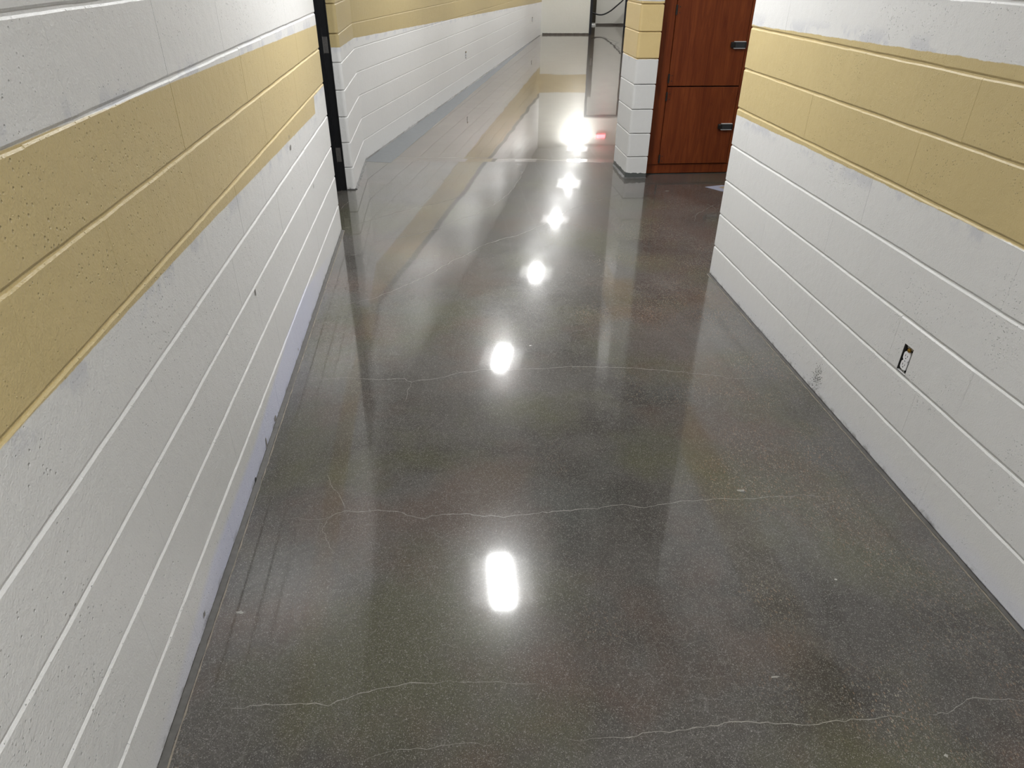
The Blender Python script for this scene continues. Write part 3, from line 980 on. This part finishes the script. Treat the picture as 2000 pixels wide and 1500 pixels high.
def crack(pix, w, mat=None, jit=0.006, step=0.018, lab=None, taper=True):
    P = [fpx(*q) for q in pix]
    rnd = random.Random(int(pix[0][0] * 7 + pix[0][1]))
    L = []
    for a, b in zip(P[:-1], P[1:]):
        m = max(2, int((b - a).length / step))
        for i in range(m):
            L.append(a.lerp(b, i / m))
    L.append(P[-1])
    drift = Vector((0, 0))
    Q = []
    for i, q in enumerate(L):
        drift = drift * 0.8 + Vector((rnd.uniform(-1, 1), rnd.uniform(-1, 1))) * jit
        Q.append(q + drift)
    bm = bmesh.new(); prev = None
    for i, q in enumerate(Q):
        t = (Q[min(i + 1, len(Q) - 1)] - Q[max(i - 1, 0)])
        t = t.normalized() if t.length > 1e-6 else Vector((1, 0))
        nn = Vector((-t.y, t.x))
        e = min(1.0, 6 * min(i, len(Q) - 1 - i) / max(1, len(Q) - 1)) if taper else 1
        ww = w * (0.15 + 0.85 * e) * rnd.uniform(0.55, 1.3)
        a, b = q + nn * ww / 2, q - nn * ww / 2
        cur = (bm.verts.new((a.x, a.y, floor_z(a.x, a.y) + 0.0005)), bm.verts.new((b.x, b.y, floor_z(b.x, b.y) + 0.0005)))
        if prev: bm.faces.new((prev[0], prev[1], cur[1], cur[0]))
        prev = cur
    bm.normal_update()
    for f in bm.faces:
        if f.normal.z < 0: f.normal_flip()
    return obj('crack', bm, mat or M_CRACK, floor)


CR = [
    ([(545, 1012), (640, 1014), (676, 996), (740, 998), (784, 1000), (826, 1014), (868, 1004), (985, 1008), (1060, 1000), (1130, 996), (1185, 990), (1270, 989), (1300, 986), (1335, 981), (1420, 978), (1500, 973), (1560, 968), (1640, 970)], 0.0032),
    ([(676, 996), (660, 960), (648, 940), (640, 925)], 0.0018),
    ([(676, 998), (640, 1016), (632, 1040), (640, 1060), (648, 1085)], 0.0015),
    ([(435, 1380), (520, 1374), (600, 1369), (645, 1370), (690, 1355), (770, 1337), (830, 1330), (885, 1329)], 0.0028),
    ([(885, 1330), (960, 1326), (1010, 1332), (1060, 1328)], 0.0015),
    ([(700, 1485), (770, 1474), (830, 1466), (900, 1462), (960, 1458)], 0.0014),
    ([(1100, 1440), (1165, 1442), (1215, 1444), (1290, 1424), (1340, 1424), (1410, 1410), (1450, 1406), (1500, 1411), (1570, 1410), (1650, 1410), (1700, 1399), (1740, 1394), (1800, 1398)], 0.0030),
    ([(1800, 1398), (1850, 1390), (1890, 1370), (1960, 1364), (2020, 1366)], 0.0020),
    ([(600, 742), (690, 737), (745, 741), (790, 740), (804, 747), (850, 739), (900, 728), (935, 722), (990, 723), (1060, 718), (1130, 716), (1215, 717), (1290, 722), (1360, 728), (1420, 738), (1500, 738)], 0.0034),
    ([(804, 747), (796, 765), (792, 785)], 0.0018),
    ([(640, 600), (680, 594), (735, 580), (780, 562), (820, 546), (850, 530), (880, 512), (905, 500), (935, 482), (980, 468), (1015, 458), (1040, 448), (1060, 440), (1115, 408), (1160, 394), (1200, 382), (1225, 372), (1245, 368)], 0.0050),
    ([(690, 478), (740, 472), (800, 460), (850, 448), (890, 432), (930, 418), (960, 402), (990, 380), (1010, 356), (1025, 330), (1034, 318)], 0.0045),
    ([(667, 448), (720, 432), (780, 412), (830, 402), (880, 390), (920, 378)], 0.0045),
    ([(664, 410), (680, 396), (700, 388)], 0.006),
    ([(1355, 432), (1362, 418), (1380, 410), (1392, 402), (1404, 397)], 0.005),
    ([(1380, 398), (1392, 403), (1400, 410)], 0.004),
]
for pix, w in CR: crack(pix, w * 0.8)
# long straight slab joint where the reflections jump
crack([(700, 311), (820, 308), (940, 308), (1060, 312), (1180, 318)], 0.010, crack_material('pale_joint', (0.36, 0.34, 0.305)), 0.002, 0.05, taper=False)
crack([(1164, 69), (1178, 71), (1186, 74), (1194, 78), (1206, 82), (1200, 87), (1206, 92), (1204, 98), (1216, 103)], 0.06, M_CRACKD, 0.02, 0.1)


def blot(name, c, rx, ry, mat, parent, frame, n=9, seed=0, sub=None):
    """small ragged flake lying on a surface; frame = (origin offset, u axis, v axis, normal)"""
    rnd = random.Random(seed)
    u, v, w = frame
    bm = bmesh.new()
    mid = bm.verts.new(Vector(c) + w * 0.0009)
    ring = []
    for i in range(n):
        a = i * 2 * math.pi / n
        k = rnd.uniform(0.55, 1.15)
        ring.append(bm.verts.new(Vector(c) + u * math.cos(a) * rx * k + v * math.sin(a) * ry * k + w * 0.0004))
    for i in range(n): bm.faces.new((mid, ring[i], ring[(i + 1) % n]))
    return obj(name, bm, mat, parent)


M_CHIP = plain('grey_chip', (0.22, 0.21, 0.2), 0.6, var=0.3, scale=80)
M_CHIPD = plain('dark_scuff', (0.11, 0.115, 0.11), 0.6, var=0.5, scale=80)
FL = (Vector((0, 1, 0)), Vector((0, 0, 1)), Vector((1, 0, 0)))
FR = (Vector((0, -1, 0)), Vector((0, 0, 1)), Vector((-1, 0, 0)))
FF = (Vector((1, 0, 0)), Vector((0, 1, 0)), Vector((0, 0, 1)))
for i, (y, z, ry, rz) in enumerate(((3.657, 0.889, 0.019, 0.017), (3.66, 0.939, 0.006, 0.011), (2.586, 0.575, 0.008, 0.019), (3.554, 0.712, 0.004, 0.008), (4.127, 0.568, 0.006, 0.016),
                                    (2.506, 0.022, 0.020, 0.014), (2.324, 0.03, 0.010, 0.030), (3.1, 0.035, 0.008, 0.012), (1.45, 0.045, 0.012, 0.010))):
    blot('paint_chip', (XL + 0.0008, y, z), ry, rz, M_CHIP, wl, FL, 10, i)
bm = bmesh.new(); cyl(bm, (XL + 0.0006, 2.112, 0.010), (1, 0, 0), 0.011, 0.002, 10); obj('drilled_hole', bm, M_SLOT, wl)
# scuffed patch low on the right wall: many tiny flecks, one object
rnd = random.Random(5)
bm = bmesh.new()
for i in range(420):
    if i < 300: y, z = rnd.gauss(2.555, 0.020), abs(rnd.gauss(0.075, 0.035))
    else: y, z = rnd.uniform(2.6, 3.5), abs(rnd.gauss(0.02, 0.02))
    if z > 0.17: continue
    r = rnd.uniform(0.0006, 0.0021)
    vs = [bm.verts.new((XR - 0.001, y + math.cos(q) * r * rnd.uniform(0.6, 1.2), z + math.sin(q) * r * rnd.uniform(0.8, 2.0))) for q in (0, 1.2, 2.4, 3.6, 4.9)]
    bm.faces.new(vs)
o = obj('scuff_flecks', bm, M_CHIPD, wr); tag(o, kind='stuff')
# small marks on the slab
M_PALE_MARK = crack_material('pale_floor_mark', (0.30, 0.29, 0.26))
M_DARK_MARK = crack_material('dark_floor_mark', (0.03, 0.03, 0.028))
for i, (px, py, rx, ry, m) in enumerate(((1447, 958, 0.016, 0.008, M_PALE_MARK), (1452, 961, 0.011, 0.005, M_DARK_MARK), (1515, 1322, 0.014, 0.004, M_PALE_MARK), (1633, 1132, 0.006, 0.005, M_PALE_MARK),
                                         (690, 498, 0.028, 0.003, M_PALE_MARK), (852, 500, 0.03, 0.004, M_PALE_MARK), (1036, 675, 0.008, 0.006, M_PALE_MARK), (1303, 373, 0.025, 0.010, M_PALE_MARK),
                                         (468, 1196, 0.014, 0.006, M_PALE_MARK), (1018, 336, 0.03, 0.012, M_DARK_MARK), (1848, 1476, 0.006, 0.006, M_PALE_MARK))):
    q = fpx(px, py)
    blot('floor_mark', (q.x, q.y, floor_z(q.x, q.y)), rx, ry, m, floor, FF, 10, 40 + i)

# thin beige patch with a bluish rim on the floor before the cabinet
sc_ = empty('paper_scrap', (2.43, 5.87, 0.0))
tag(sc_, 'small flat beige patch with bluish white edge on the floor before the cabinet', 'scrap')
def sheet(bm, pts, z0, z1): prism(bm, pts, z0, z1)
bm = bmesh.new(); prism(bm, [(-0.115, 0.055), (-0.02, -0.08), (0.17, -0.20), (0.26, 0.05), (0.05, 0.10)], 0.0003, 0.0018)
obj('sheet', bm, plain('bluish_paper', (0.34, 0.35, 0.45), 0.5, var=0.1), sc_)
bm = bmesh.new(); prism(bm, [(0.0, 0.03), (0.07, -0.07), (0.17, -0.12), (0.22, 0.03), (0.08, 0.07)], 0.0018, 0.0026)
obj('printed_patch', bm, plain('beige_print', (0.36, 0.27, 0.16), 0.5, var=0.1), sc_)
